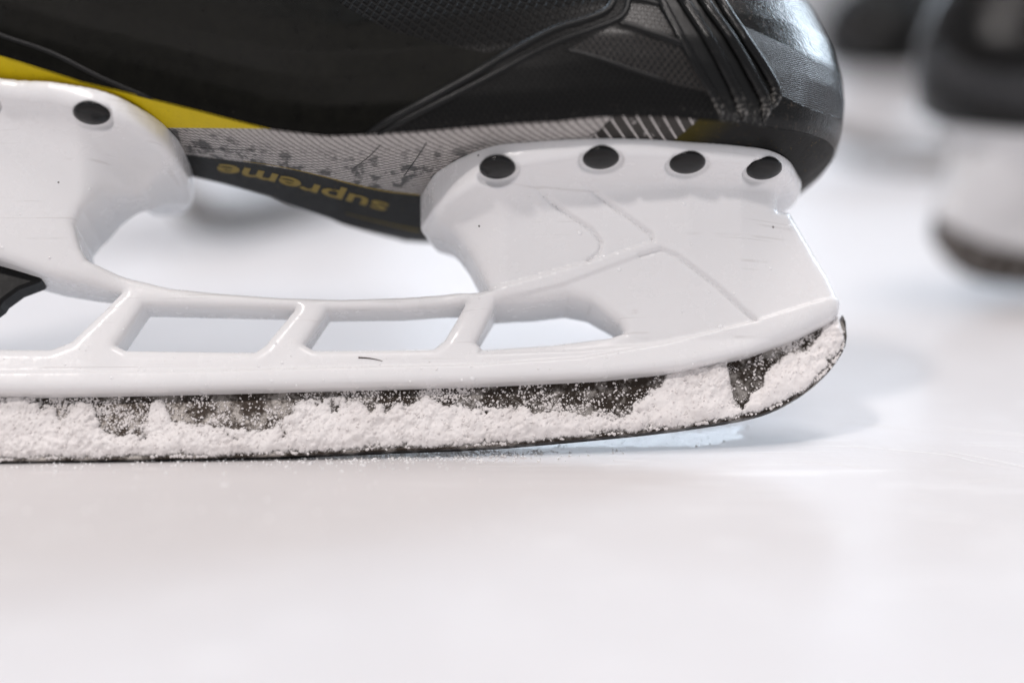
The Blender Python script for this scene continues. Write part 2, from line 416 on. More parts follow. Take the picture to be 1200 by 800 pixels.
def tube(name, pts, nrm, ra, rb, mat, parent, sink=.3, seg=10, attrs_v=None):
    """flattened bead swept along pts, lying on a surface with normals nrm; ra across, rb up (arrays)"""
    pts = np.asarray(pts); n = len(pts); ra = np.broadcast_to(ra, n); rb = np.broadcast_to(rb, n)
    tg = np.gradient(pts, axis=0); tg /= np.linalg.norm(tg, axis=1)[:, None]
    nrm = nrm - (nrm * tg).sum(1)[:, None] * tg; nrm /= np.linalg.norm(nrm, axis=1)[:, None]
    sd = np.cross(tg, nrm)
    a = np.arange(seg) * 2 * math.pi / seg
    V = pts[:, None] - nrm[:, None] * (rb * sink)[:, None, None] + sd[:, None] * (ra[:, None] * np.cos(a))[..., None] + nrm[:, None] * (rb[:, None] * np.sin(a))[..., None]
    V = V.reshape(-1, 3); f = []
    for i in range(n - 1):
        for j in range(seg): f.append([i * seg + j, i * seg + (j + 1) % seg, (i + 1) * seg + (j + 1) % seg, (i + 1) * seg + j])
    f += [list(range(seg))[::-1], [(n - 1) * seg + j for j in range(seg)]]
    L = np.r_[0, np.cumsum(np.linalg.norm(np.diff(pts, axis=0), axis=1))]
    hgt = np.repeat(attrs_v if attrs_v is not None else np.full(n, 20.0), seg)
    suv = np.column_stack([np.tile(a, n) * .9, hgt, np.repeat(L, seg)])
    suv = np.column_stack([np.repeat(L, seg) * .6, hgt, np.tile(a, n)])
    return mesh_obj(name, V, f, mat, parent, {'suv': suv})
def bvh_of(o):
    me = o.data; return BVHTree.FromPolygons([v.co.copy() for v in me.vertices], [list(p.vertices) for p in me.polygons])
def cast(bvh, px, py):
    """photo pixel -> point and normal on a mesh given in the skate frame (mm)"""
    o = Vector((CAM @ ROT) * .001); d = Vector(ray(px, py) @ ROT).normalized()
    p, n, i, dist = bvh.ray_cast(o, d)
    if p is None: return None, None
    if n.dot(d) > 0: n = -n
    return np.array(p) * 1000, np.array(n)
def cast_line(bvh, pts, n):
    q = spline(pts, n); P, N = [], []
    for a in q:
        p, m = cast(bvh, a[0], a[1])
        if p is not None: P.append(p); N.append(m)
    P, N = np.array(P), np.array(N)
    for _ in range(3):
        N[1:-1] = (N[:-2] + N[1:-1] + N[2:]) / 3
    return P, N

SKATE_M = Matrix(np.vstack([np.column_stack([ROT, [0, 0, 0]]), [0, 0, 0, 1]]).tolist())

# ------------------------------------------------------------------ the ice sheet
g = np.linspace(-1, 1, 61); g = np.sign(g) * np.abs(g) ** 2.2 * 9000
gx, gy = np.meshgrid(g, g, indexing='ij'); idx = np.arange(61 * 61).reshape(61, 61)
Qi = np.stack([idx[:-1, :-1], idx[1:, :-1], idx[1:, 1:], idx[:-1, 1:]], -1).reshape(-1, 4)
ice = mesh_obj('ice', np.column_stack([gx.ravel(), gy.ravel(), 0 * gx.ravel()]), Qi, M['ice'])
tag(ice, 'pale smooth rink ice', None, kind='structure')

# ------------------------------------------------------------------ the skate
skate = bpy.data.objects.new('ice_skate', None); col.objects.link(skate)
skate.matrix_world = SKATE_M
tag(skate, 'black hockey skate in sharp focus with white blade holder and snow-caked runner', 'ice skate', 'ice skates standing on the rink')

# --- line of the sole (side view) and the boot outline (top view), skate frame
def zs(x): return np.interp(x, [-215, -150, -125, -100, -85, -67, -52, -40, -20, 0, 40, 60, 80], [83, 82.5, 81, 77.5, 74, 69.3, 65.0, 63.0, 62.6, 63, 63, 63.6, 65.5])
def on_sole(px, py, dz=0.0):
    px = np.asarray(px, float); z = np.full(px.shape, 65.0)
    for _ in range(12):
        nrmz = on_z_arr(px, py, z); z = zs(nrmz[..., 0]) + dz
    return nrmz
def on_z_arr(px, py, z):
    r = ray(px, py) @ ROT; c = CAM @ ROT
    t = (z - c[2]) / r[..., 2]; return c + t[..., None] * r

# --- blade holder: signed distance field meshed by surface nets
def w_of(x, z):
    """half width of the holder's side wall"""
    x = np.asarray(x, float); z = np.asarray(z, float)
    fr = sstep(-16, 0, x)                              # front pedestal
    top = np.interp(x, [-30, 40, 52, 62, 70, 80], [19.5, 19.5, 17, 12, 8, 6])
    wf = 6 + np.clip((z - 25) / 32, 0, 1.15) * (top - 6)
    rr = 1 - sstep(-96, -84, x)                        # rear pedestal
    wr = 6 + np.clip((z - 34) / 36, 0, 1.15) * 12.5
    return 5.6 * (1 - fr - rr) + wf * fr + wr * rr
def on_wall(px, py):
    px = np.asarray(px, float); y = np.full(px.shape, -8.0)
    for _ in range(25):
        r = ray(px, py) @ ROT; c = CAM @ ROT; t = (y - c[1]) / r[..., 1]; p = c + t[..., None] * r
        y = .5 * y - .5 * w_of(p[..., 0], p[..., 2])
    return p
def wallpoly(P): P = np.array(P, float); q = on_wall(P[:, 0], P[:, 1]); return q[:, [0, 2]]

sil_px = [(93, 288), (101, 302), (140, 320), (200, 335), (260, 341), (330, 346), (400, 348), (470, 346), (530, 341), (574, 336)]
arch = wallpoly(sil_px)
toe_edge = wallpoly([(928, 244), (952, 283), (974, 320), (984, 341), (988, 352), (986, 362)])
bottom_px = [(978, 372), (940, 391), (880, 413), (800, 431), (700, 441), (550, 448), (400, 452), (200, 457), (60, 460), (0, 460)]
bottom = on_y(np.array([p[0] for p in bottom_px], float), np.array([p[1] for p in bottom_px], float), -6.0)[:, [0, 2]]
zb0 = float(bottom[-1][1])
neck = on_y(np.array([168., 130, 106, 96]), np.array([225., 240, 262, 278]), -3.0)[:, [0, 2]]
SIL = neck.tolist() + arch.tolist() + [(-7.5, 43), (-9, 48), (-9, 61), (62, 61), (61.5, 55)] + toe_edge.tolist() + bottom.tolist() + \
      [(-150, zb0), (-185, zb0 + 1), (-205, zb0 + 6), (-209, zb0 + 12), (-204, zb0 + 20), (-190, 55), (-182, 72), (-182, 79), (-82, 79), (-83, 70)]
WIN = [[(-330, 262), (-60, 283), (0, 302), (60, 322), (141, 341), (120, 362), (82, 398), (58, 407), (-60, 406), (-380, 404)],
       [(168, 356), (345, 360), (310, 402), (298, 410), (146, 408), (136, 403)],
       [(384, 362), (470, 361), (546, 353), (521, 396), (508, 406), (368, 408), (357, 402)],
       [(582, 352), (630, 349), (668, 343), (694, 350), (728, 376), (733, 386), (716, 392), (640, 401), (566, 406), (559, 400)]]
WINL = [wallpoly(w) for w in WIN]
LEDGE = wallpoly([(-700, 440), (0, 437), (200, 436), (400, 431), (560, 428), (680, 420), (780, 403), (880, 378), (985, 345)])
POCKET_LOW = wallpoly([(588, 350), (660, 332), (750, 298), (775, 291), (795, 299), (840, 333), (870, 360), (887, 375), (830, 389), (760, 402), (680, 410), (560, 414)])
POCKET_UP = wallpoly([(470, 216), (684, 216), (764, 273), (766, 281), (690, 307), (600, 333), (560, 345), (480, 320)])
POCKET_IN = wallpoly([(470, 216), (618, 216), (696, 268), (706, 282), (703, 294), (690, 303), (600, 329), (560, 340), (480, 320)])
FL_F = [(490, 247), (492, 236), (497, 224), (506, 211), (520, 197), (545, 183), (580, 172), (640, 165.5), (700, 163), (760, 164), (820, 168), (870, 172), (905, 178), (925, 189), (936, 207)]
q = on_sole(np.array([p[0] for p in FL_F], float), np.array([p[1] for p in FL_F], float))
fo = q[:, :2]; fo = fo[fo[:, 1] < -2.5]
fo = np.vstack([fo, [[fo[-1, 0] + 1.2, -4.0]]])
FLO = np.vstack([spline(np.vstack([[[fo[0, 0] - .9, 0]], fo, [[fo[-1, 0] + .3, 0]]]), 60)]); FLO = np.vstack([FLO, FLO[-2:0:-1] * [1, -1]])
FL_R = [(214, 206), (217, 195), (212, 173), (196, 150), (165, 128), (120, 108), (60, 97), (0, 93)]
q = on_sole(np.array([p[0] for p in FL_R], float), np.array([p[1] for p in FL_R], float))
ro = q[:, :2]
ro = ro[ro[:, 1] < -5]; ro = np.vstack([[[ro[0, 0] + .5, 0]], ro, [[-135, -30], [-160, -28.5], [-176, -22], [-184, -11], [-186, 0]]])
FLR = spline(ro, 60); FLR = np.vstack([FLR, FLR[-2:0:-1] * [1, -1]])
GROOVES = [wallpoly(g_) for g_ in ([(612, 213), (640, 231), (696, 268), (706, 282), (703, 294), (690, 303)], [(682, 214), (724, 244), (764, 273), (766, 281)],
           [(750, 298), (775, 291), (795, 299), (840, 333), (870, 360), (887, 375)])]
def build_holder(h):
    xs = np.arange(-213, 82, h); zz = np.arange(zb0 - 2.2, 86, h); ys = np.arange(-37, h * .5, h)
    ys = ys - ys[-1]                               # last sample exactly on y = 0
    X2, Z2 = np.meshgrid(xs, zz, indexing='ij')
    s2 = sd_poly(SIL, X2, Z2)
    w = w_of(X2, Z2)
    led = sd_poly(np.vstack([LEDGE, [[90, -30], [-260, -30]]]), X2, Z2)
    w = w + .9 * (1 - sstep(-.35, .35, led))
    w = w - .75 * (1 - sstep(-.45, .45, sd_poly(POCKET_LOW, X2, Z2)))
    w = w - .65 * (1 - sstep(-.22, .22, sd_poly(POCKET_UP, X2, Z2))) - .65 * (1 - sstep(-.22, .22, sd_poly(POCKET_IN, X2, Z2)))
    for gl in GROOVES: w = w - .95 * np.exp(-(d_line(gl, X2, Z2) / .38) ** 2)
    for wl in WINL: s2 = smax(s2, -sd_poly(wl, X2, Z2) + 0.0, 1.2)
    dwdz = np.abs(np.gradient(w_of(X2, Z2), h, axis=1)); inv = 1 / np.sqrt(1 + dwdz ** 2)
    XY, YX = np.meshgrid(xs, ys, indexing='ij')
    df, dr = sd_poly(FLO, XY, YX), sd_poly(FLR, XY, YX)
    Fh = np.empty((len(xs), len(ys), len(zz)), np.float32)
    zsx = zs(xs)
    for a in range(0, len(xs), 64):
        b = min(a + 64, len(xs)); Y = ys[None, :, None]; Z = zz[None, None, :]
        body = smax(s2[a:b, None, :], (-Y - w[a:b, None, :]) * inv[a:b, None, :], np.interp(xs[a:b], [50, 70], [2.6, 5.0])[:, None, None])
        out = body
        for d, kx, tk in ((df, np.interp(xs[a:b], [-30, -8, 12, 30], [12, 12, 4.5, 1.4]), np.interp(xs[a:b], [-25, -12, 4, 18], [10.5, 8.5, 4.5, 3.4])),
                          (dr, np.interp(xs[a:b], [-140, -115, -100, -80], [2.0, 3.0, 8, 12]), np.interp(xs[a:b], [-112, -100, -88, -72], [3.4, 3.6, 4.6, 5.6]))):
            dd = d[a:b, :, None]
            zt = zsx[a:b, None, None] + .4
            under = (zsx[a:b, None, None] - tk[:, None, None] + .20 * np.minimum(dd, 0)) - Z
            fl = smax(smax(dd, under * .98, 2.6), Z - zt, .5)
            out = smin(out, fl, kx[:, None, None])
        Fh[a:b] = out
    for (cx, cy, cz) in RIV_SEATS:
        i0, i1 = np.searchsorted(xs, [cx - 8, cx + 8]); k0, k1 = np.searchsorted(zz, [cz - 8, cz + 8]); j0, j1 = np.searchsorted(ys, [cy - 8, cy + 8])
        X, Y, Z = np.meshgrid(xs[i0:i1], ys[j0:j1], zz[k0:k1], indexing='ij')
        p = np.stack([X - cx, Y - cy, Z - cz], -1); n = RIV_N
        ax = p @ n; rad = np.sqrt(np.maximum((p ** 2).sum(-1) - ax ** 2, 0))
        cyl = smax(rad - 5.0, np.abs(ax) - 1.0, .8)
        Fh[i0:i1, j0:j1, k0:k1] = smax(Fh[i0:i1, j0:j1, k0:k1], -cyl, .5)
    full = np.concatenate([Fh, Fh[:, -2::-1]], axis=1)
    # pad the ends so the surface closes
    full[0] = full[-1] = 1; full[:, :, 0] = np.maximum(full[:, :, 0], .3); full[:, :, -1] = 1
    return surface_nets(full, (xs[0], ys[0], zz[0]), h)
RIV_N = np.array([0.0, -.19, -.98]); RIV_N /= np.linalg.norm(RIV_N)
RIV_PX = [(583, 201), (704.5, 189.5), (806, 195), (896, 202), (107, 137), (-26, 121)]
RIV_SEATS = []
V0, Q0 = build_holder(1.0)                         # coarse pass, to find where the rivets sit
tri = BVHTree.FromPolygons([Vector(v * .001) for v in V0], Q0.tolist())
for px, py in RIV_PX:
    p, n = cast(tri, px, py); RIV_SEATS.append(tuple(p))
HV, HQ = build_holder(0.4)
holder = mesh_obj('blade_holder', HV, HQ, M['plastic'], skate)
hb = bvh_of(holder)

def rivet(p, n):
    ring = [(0, .62), (1.6, .57), (2.8, .42), (3.5, .22), (3.95, -.12), (4.0, -.6), (3.4, -1.6)]
    n = n / np.linalg.norm(n); a = np.cross(n, [1, 0, 0]); a /= np.linalg.norm(a); b = np.cross(n, a)
    V = []; f = []; k = 28
    for r, hh in ring:
        for j in range(k):
            t = 2 * math.pi * j / k; V.append(p + n * hh + (a * math.cos(t) + b * math.sin(t)) * max(r, .02))
    for i in range(len(ring) - 1):
        for j in range(k): f.append([i * k + j, (i + 1) * k + j, (i + 1) * k + (j + 1) % k, i * k + (j + 1) % k])
    f += [list(range(k))[::-1] if False else list(range(k)), [(len(ring) - 1) * k + j for j in range(k)][::-1]]
    return V, f
for (px, py), s in zip(RIV_PX, RIV_SEATS):
    p, n = cast(hb, px, py); V, f = rivet(np.array(s) - RIV_N * .55, RIV_N)
    mesh_obj('rivet', V, f, M['rivet'], holder)

# --- black blade-release trigger inside the rear window
tp = on_y(np.array([-90., -30, 0, 30, 47, 50, 46, 22, 4, 0, -30, -90]), np.array([282., 302, 311, 317.5, 323, 326, 330, 339, 352, 358, 380, 392]), -3.0)[:, [0, 2]]
V = [(x, y, z) for y in (-3.2, 3.2) for x, z in tp]; m_ = len(tp)
f = [list(range(m_)), list(range(m_, 2 * m_))[::-1]] + [[i, m_ + i, m_ + (i + 1) % m_, (i + 1) % m_] for i in range(m_)]
tr = mesh_obj('release_trigger', V, f, M['trigger'], holder, smooth=False)
bv = tr.modifiers.new('bevel', 'BEVEL'); bv.width = .0008; bv.segments = 3

# --- steel runner
rb_px = [(988, 378), (992.5, 394), (986.5, 414), (966, 440), (932, 466), (886, 486), (800, 501), (700, 512), (570, 523), (450, 528), (330, 533.5), (200, 537), (0, 540)]
rb = on_y(np.array([p[0] for p in rb_px], float), np.array([p[1] for p in rb_px], float), -1.5)[:, [0, 2]]
print('runner bottom z', rb[:, 1].round(2))
GROUND = 1.45 * math.sin(LEAN) * 0
rbl = rb[::-1]                                      # from left to right
left_ext = [(-212, 22), (-210, 14), (-203, 7), (-190, 3.2), (-165, 1.4), (-140, float(rbl[0][1]) * .3 + .2)]
prof = spline(np.array(left_ext + rbl.tolist()), 170)
zmin = prof[:, 1].min(); prof[:, 1] -= zmin         # lowest point touches
RUN_DZ = -zmin
top = [(x, max(z + 2.0, np.interp(x, [-215, -150, 30, 55, 70, 76], [26, 19, 22, 27, 31, 31]))) for x, z in prof]
def runner():
    V, f = [], []; n = len(prof)
    for (x, z), (tx, tz) in zip(prof, top):
        for y, zz_ in ((-1.5, tz), (-1.5, z + .28), (-1.28, z), (0, z + .16), (1.28, z), (1.5, z + .28), (1.5, tz)): V.append((x if zz_ != tz else tx, y, zz_))
    k = 7
    for i in range(n - 1):
        for j in range(k): f.append([i * k + j, (i + 1) * k + j, (i + 1) * k + (j + 1) % k, i * k + (j + 1) % k])
    f += [list(range(k)), [(n - 1) * k + j for j in range(k)][::-1]]
    return V, f
V, f = runner()
mesh_obj('runner', V, f, M['steel'], skate, smooth=False)

# --- boot: sole line traced from the photo, outline in top view
OUT = [(-203, 0), (-201, -13), (-190, -25), (-170, -31), (-140, -32.5), (-110, -31.5), (-67, -29.5), (-40, -30.5), (-10, -35), (15, -38), (35, -37.5), (50, -34), (62.5, -27.5), (71, -18.5), (75.8, -9), (77.3, 0)]
dense = spline(OUT, 2000); ds = np.r_[0, np.cumsum(np.linalg.norm(np.diff(dense, axis=0), axis=1))]
i_f = np.argmax(dense[:, 0] > -122)
U = np.r_[np.arange(0, ds[i_f], 2.0), np.arange(ds[i_f], ds[-1], .42), ds[-1]]
E = np.column_stack([np.interp(U, ds, dense[:, k]) for k in (0, 1)])
T = np.gradient(E, U, axis=0); T /= np.linalg.norm(T, axis=1)[:, None]; Nn = np.column_stack([T[:, 1], -T[:, 0]])  # outward (towards -y)
C0 = np.array([(-600, 0), (-150, 28), (0, 66), (60, 85), (150, 114), (220, 131.5), (310, 150), (345, 159), (415, 167.5), (445, 170), (500, 167), (560, 157.5), (620, 147), (700, 137.5), (760, 136.5), (850, 143), (900, 149), (940, 159), (958, 172), (966, 186)])
z0 = np.full(len(U), 66.0)
for _ in range(20):
    px, _py = proj(np.column_stack([E, z0])); tgt = np.interp(px, C0[:, 0], C0[:, 1])
    z0 = on_y_arr(px, tgt, E[:, 1])[:, 2] if False else z0 + (_py - tgt) * .2
z0 = np.where(E[:, 0] < -130, z0[np.argmax(E[:, 0] > -130)], z0)
ker = np.hanning(51); ker /= ker.sum(); z0 = np.convolve(np.pad(z0, 25, 'edge'), ker, 'valid')
i55 = np.argmax(E[:, 0] > 52); z0[i55:] = z0[i55] + (70.8 - z0[i55]) * sstep(U[i55], U[-1], U[i55:])
z0 = np.maximum(z0, zs(E[:, 0]) + 1.2)
CEN = np.column_stack([np.clip(E[:, 0], -170, 42), np.zeros(len(U))])
print('z0', [(round(a), round(b, 1)) for a, b in zip(E[::60, 0], z0[::60])])

def medial_lift(V, fade=1.0):
    """narrow waist of the sole on the inner side of the foot"""
    yw = np.interp(V[:, 0], [-85, -75, -56, -42, -23, -10], [14, 8, 8, 16, 34, 38])
    wt = sstep(-100, -80, V[:, 0]) * (1 - sstep(-30, -5, V[:, 0]))
    W = V.copy(); W[:, 2] += np.maximum(0, V[:, 1] - yw) * .55 * wt * fade
    return W
def mirror(V, faces):
    return V * [1, -1, 1], ([f[::-1] for f in faces] if isinstance(faces, list) else faces[:, ::-1])
def part(name, V, Q, s, attrs, mat, parent, both=False):
    v, f, a = clip(V, Q, s, attrs)
    if not both: return mesh_obj(name, v, f, mat, parent, a)
    v2, f2 = mirror(v, f); n = len(v)
    on = np.abs(v[:, 1]) < 1e-6; mp = np.where(on, np.arange(n), np.cumsum(~on) - 1 + n)
    F2 = [[int(mp[i]) for i in q] for q in f2]; F2 = [q for q in F2 if len(set(q)) == len(q)]
    return mesh_obj(name, np.vstack([v, v2[~on]]), f + F2, mat, parent, {k: np.concatenate([x, x[~on]]) for k, x in a.items()})

def grid_quads(nu, nv):
    i = np.arange(nu * nv).reshape(nu, nv)
    return np.stack([i[:-1, :-1], i[:-1, 1:], i[1:, 1:], i[1:, :-1]], -1).reshape(-1, 4)

# upper shell
hv = np.r_[np.arange(0, 46, .42), np.linspace(46, 72, 22)]
ho = np.interp(hv, [0, 1.0, 2.5, 6, 12, 18, 26, 36, 44, 54, 64, 72], [-.6, .6, 1.3, 2.4, 3.3, 3.2, 1.7, -1.8, -6.2, -10, -12, -12])
kk = np.interp(hv, [0, 44, 54, 62, 68, 72], [1, 1, .86, .62, .33, .0])
ker2 = np.hanning(9); ker2 /= ker2.sum()
ho = np.convolve(np.pad(ho, 4, 'edge'), ker2, 'valid'); kk[5:-5] = np.convolve(np.pad(kk, 4, 'edge'), ker2, 'valid')[5:-5]
Hs = np.interp(E[:, 0], [-200, -60, -20, 76], [1.55, 1.45, 1.0, .86])
Hgrow = np.where(hv[None] < 44, hv[None], 44 + (hv[None] - 44) * ((Hs[:, None] * 72 - 44) / 28))
XYg = CEN[:, None] + (E - CEN)[:, None] * kk[None, :, None] + Nn[:, None] * (ho[None, :, None])
XYg[..., 1] = np.minimum(XYg[..., 1], 0); XYg[-1, :, 1] = 0; XYg[0, :, 1] = 0
SV = np.concatenate([XYg, (z0[:, None] + Hgrow)[..., None]], -1)
suv = np.stack([np.broadcast_to(U[:, None], Hgrow.shape), Hgrow, SV[..., 0]], -1).reshape(-1, 3)
SVf = SV.reshape(-1, 3); SQ = grid_quads(len(U), len(hv))
PX, PY = proj(SVf)
TOEP = [(700, -400), (752, -200), (800, -90), (843, 0), (872, 45), (895, 80), (908, 108), (903, 130), (899, 150), (897, 300), (1500, 300), (1500, -400)]
QUAP = [(-1500, -1500), (-1500, 500), (412, 500), (412, 168), (470, 135), (540, 97), (600, 62), (650, 36), (690, 24), (714, 12), (722, -5), (735, -60), (740, -300), (740, -1500)]
RIBP = [(740, -300), (752, -45), (770, 0), (800, 50), (825, 95), (842, 128), (846, 300), (897, 300), (899, 150), (903, 130), (908, 108), (895, 80), (872, 45), (843, 0), (800, -90), (752, -200), (745, -300)]
NET1 = [(733, 4), (770, 8), (800, 51), (730, 27)]
NET2 = [(664, 59), (716, 32), (802, 56), (818, 80), (836, 110), (778, 96)]
VENP = [(330, -400), (360, -60), (400, 6), (455, 36), (520, 52), (570, 62), (610, 54), (650, 36), (690, 24), (714, 12), (722, -5), (735, -60), (738, -400)]
sT, sQ, sR, s1, s2_, sV_ = (sd_poly(p, PX, PY) for p in (TOEP, QUAP, RIBP, NET1, NET2, VENP))
sQ = np.maximum(sQ, -sT); sR = np.maximum(np.maximum(sR, -sT), -sQ)
weave = sd_poly([(850, 14), (866, 28), (925, 55), (952, 72), (1040, 110), (1100, 190), (985, 139), (945, 126), (905, 106), (895, 90)], PX, PY)
att = {'suv': suv, 'band': weave}
sole_parent = skate
sV_ = np.maximum(sV_, sQ)
part('vent_panel', SVf, SQ, sV_, att, M['vent'], skate)
boot = part('boot_quarter', SVf, SQ, np.maximum(sQ, -sV_), att, M['quarter'], skate)
part('toe_cap', SVf, SQ, sT, att, M['toe'], skate, True)
mv, mf, ma = clip(SVf, SQ, -sT, att); mv, mf = mirror(mv, mf); mv = medial_lift(mv, np.clip(1 - ma['suv'][:, 1] / 40, 0, 1)); mesh_obj('medial_panel', mv, mf, M['side'], skate, ma)
part('rib_panel', SVf, SQ, sR, att, M['piping'], skate)
part('net_panel', SVf, SQ, s1, att, M['net'], skate)
part('net_panel', SVf, SQ, s2_, att, M['net'], skate)
rest = np.maximum.reduce([-sQ, -sT, -sR, -s1, -s2_])
part('side_panel', SVf, SQ, rest, att, M['side'], skate)
shell_bvh = BVHTree.FromPolygons([Vector(v * .001) for v in SVf], SQ.tolist())

# beads and ribs that lie on the shell
def bead(name, pts, ra, rb_, mat, parent, n=70, low=None, sink=.25):
    P, N = cast_line(shell_bvh, pts, n)
    k = len(P); e = np.minimum(np.linspace(0, 1, k), 1 - np.linspace(0, 1, k)); tp_ = np.clip(e * 14, .15, 1) ** .5
    hgt = np.full(k, 20.0)
    if low is not None: hgt = (np.linspace(1, 0, k)) * low
    tube(name, P, N, ra * tp_, rb_ * tp_, mat, parent, sink=sink, attrs_v=hgt)
RIBS = [[(748, -45), (774, 0), (801, 50), (824, 92), (842, 122), (846, 139)], [(772, -50), (800, 0), (832, 50), (856, 95), (870, 128), (871, 141)],
        [(796, -50), (823, 0), (857, 48), (884, 95), (897, 122), (895, 142)], [(818, -50), (843, 0), (872, 45), (895, 80), (909, 108), (905, 128)]]
for k, r in enumerate(RIBS):
    bead('rib', r, [1.25, 1.6, 1.6, 1.5][k], [1.2, 2.1, 2.2, 1.9][k], M['rubber'], skate, 80, low=34)
bead('piping', [(410, 168), (440, 151), (470, 134), (540, 96), (600, 61), (650, 35), (688, 23), (712, 12), (720, -4), (726, -40)], 1.0, .9, M['piping'], skate)
bead('piping', [(422, 169), (480, 138), (560, 97), (640, 55), (690, 36), (722, 24), (733, 14), (736, 0), (738, -30)], .85, .75, M['piping'], skate)
bead('piping', [(724, 26), (750, 34), (778, 44), (803, 54)], 1.0, .9, M['piping'], skate, 40)
bead('piping', [(738, -2), (756, 1), (774, 6)], .8, .7, M['piping'], skate, 24)
bead('piping', [(664, 58), (700, 68), (740, 82), (782, 96)], .55, .4, M['piping'], skate, 40)
bead('seam', [(-20, 30), (0, 41), (60, 62), (120, 92), (180, 117)], .5, .4, M['piping'], skate, 50)

# outsole: hull from the sole edge in to the middle
sv = np.r_[np.linspace(0, 12, 30), np.linspace(13, 40, 28)]
Lc = np.linalg.norm(E - CEN, axis=1)
dd = np.minimum(sv[None] * np.ones(len(U))[:, None], Lc[:, None] * (np.linspace(0, 1, len(sv)) ** .999)[None] * 0 + Lc[:, None])
dd = np.where(sv[None] >= 12, 12 + (sv[None] - 12) / 28 * (np.maximum(Lc, 12.5)[:, None] - 12), np.minimum(sv[None], Lc[:, None]))
frac = np.clip(dd / Lc[:, None], 0, 1)
OXY = E[:, None] + (CEN - E)[:, None] * frac[..., None]
zsb = zs(OXY[..., 0]) + .1
fall = np.clip(1 - dd / np.interp(E[:, 0], [-120, -60, -20, 0], [10, 12, 11, 9])[:, None], 0, 1) ** 1.5
OZ = zsb + (z0[:, None] + .2 - zsb) * fall
OV = np.concatenate([OXY, OZ[..., None]], -1); OV[..., 1] = np.minimum(OV[..., 1], 0); OV[-1, :, 1] = 0
# small turned-in edge at the rim so it sits under the upper
OVf = OV.reshape(-1, 3); OQ = grid_quads(len(U), len(sv))[:, ::-1]
OPX, OPY = proj(OVf)
osuv = np.stack([np.broadcast_to(U[:, None], dd.shape), dd, OV[..., 0]], -1).reshape(-1, 3)
YELP = [(-1500, -900), (400, -900), (400, 151), (312, 151), (205, 150), (-1500, 149)]
SILP = [(-1500, 149), (205, 150), (312, 151), (400, 151), (420, -400), (760, -400), (718, 136), (686, 170), (660, 260), (545, 243), (490, 229), (420, 217.5), (350, 200.5), (290, 190.5), (215, 181), (-1500, 178)]
SLAP = [(760, -400), (718, 136), (686, 170), (660, 260), (740, 260), (786, 168), (818, 141), (850, -400)]
oy, os_, ol = (sd_poly(p, OPX, OPY) for p in (YELP, SILP, SLAP))
os_ = np.maximum(os_, -oy); ol = np.maximum(ol, -os_)
olive = np.clip(1.0 - (OPX - (818 + (141 - OPY) * 1.2)) / 60, 0, 1) * (OPX > 770) * (OPX < 1000)
oat = {'suv': osuv, 'olive': olive}
ov, of, oa = clip(OVf, OQ, np.maximum.reduce([-oy, -os_, -ol]), oat)
mv, mf = mirror(OVf, OQ); mv = medial_lift(mv); ma = {'suv': osuv, 'olive': olive}
on = np.abs(ov[:, 1]) < 1e-6; key = {tuple(np.round(p, 4)): i for i, p in enumerate(mv) if abs(p[1]) < 1e-6}
mp = np.full(len(ov), -1); nxt = len(mv); addV = []; addA = {k: [] for k in oat}
for i, p in enumerate(ov):
    j = key.get(tuple(np.round(p, 4))) if on[i] else None
    if j is None:
        mp[i] = nxt; nxt += 1; addV.append(p)
        for k in oat: addA[k].append(oa[k][i])
    else: mp[i] = j
F1 = [[int(mp[i]) for i in q] for q in of]; F1 = [q for q in F1 if len(set(q)) == len(q)]
outsole = mesh_obj('outsole', np.vstack([mv, np.array(addV)]), mf.tolist() + F1, M['outsole'], skate, {k: np.concatenate([ma[k], np.array(addA[k])]) for k in oat})
part('yellow_edge_strip', OVf, OQ, oy, oat, M['yellow'], outsole)
part('woven_sole_edge', OVf, OQ, os_, oat, M['textile'], outsole)
part('slashed_sole_edge', OVf, OQ, ol, oat, M['slash'], outsole)
sole_bvh = BVHTree.FromPolygons([Vector(v * .001) for v in np.vstack([OVf, medial_lift(OVf * [1, -1, 1])])], OQ.tolist() + (OQ + len(OVf)).tolist())
def sole_line(name, pts, ra, rb_, mat, n=60):
    P, N = cast_line(sole_bvh, pts, n); tube(name, P, N, ra, rb_, mat, outsole, sink=.5, seg=8)
sole_line('yellow_pinstripe', [(285, 189), (320, 194), (350, 200), (385, 208.5), (420, 217.5), (455, 224.5), (492, 228.5)], np.linspace(.12, .55, 60), .16, M['print'])
sole_line('yellow_pinstripe', [(405, 250), (440, 259), (470, 266), (492, 270.5)], np.linspace(.1, .55, 60), .16, M['print'])
for a_ in ([(446, 170), (432, 184), (415, 197)], [(500, 167), (490, 183), (473, 207)], [(718, 136), (706, 151), (690, 160)], [(216, 171), (260, 175), (300, 176)]):
    sole_line('sole_seam', a_, .16, .12, M['trigger'], 24)

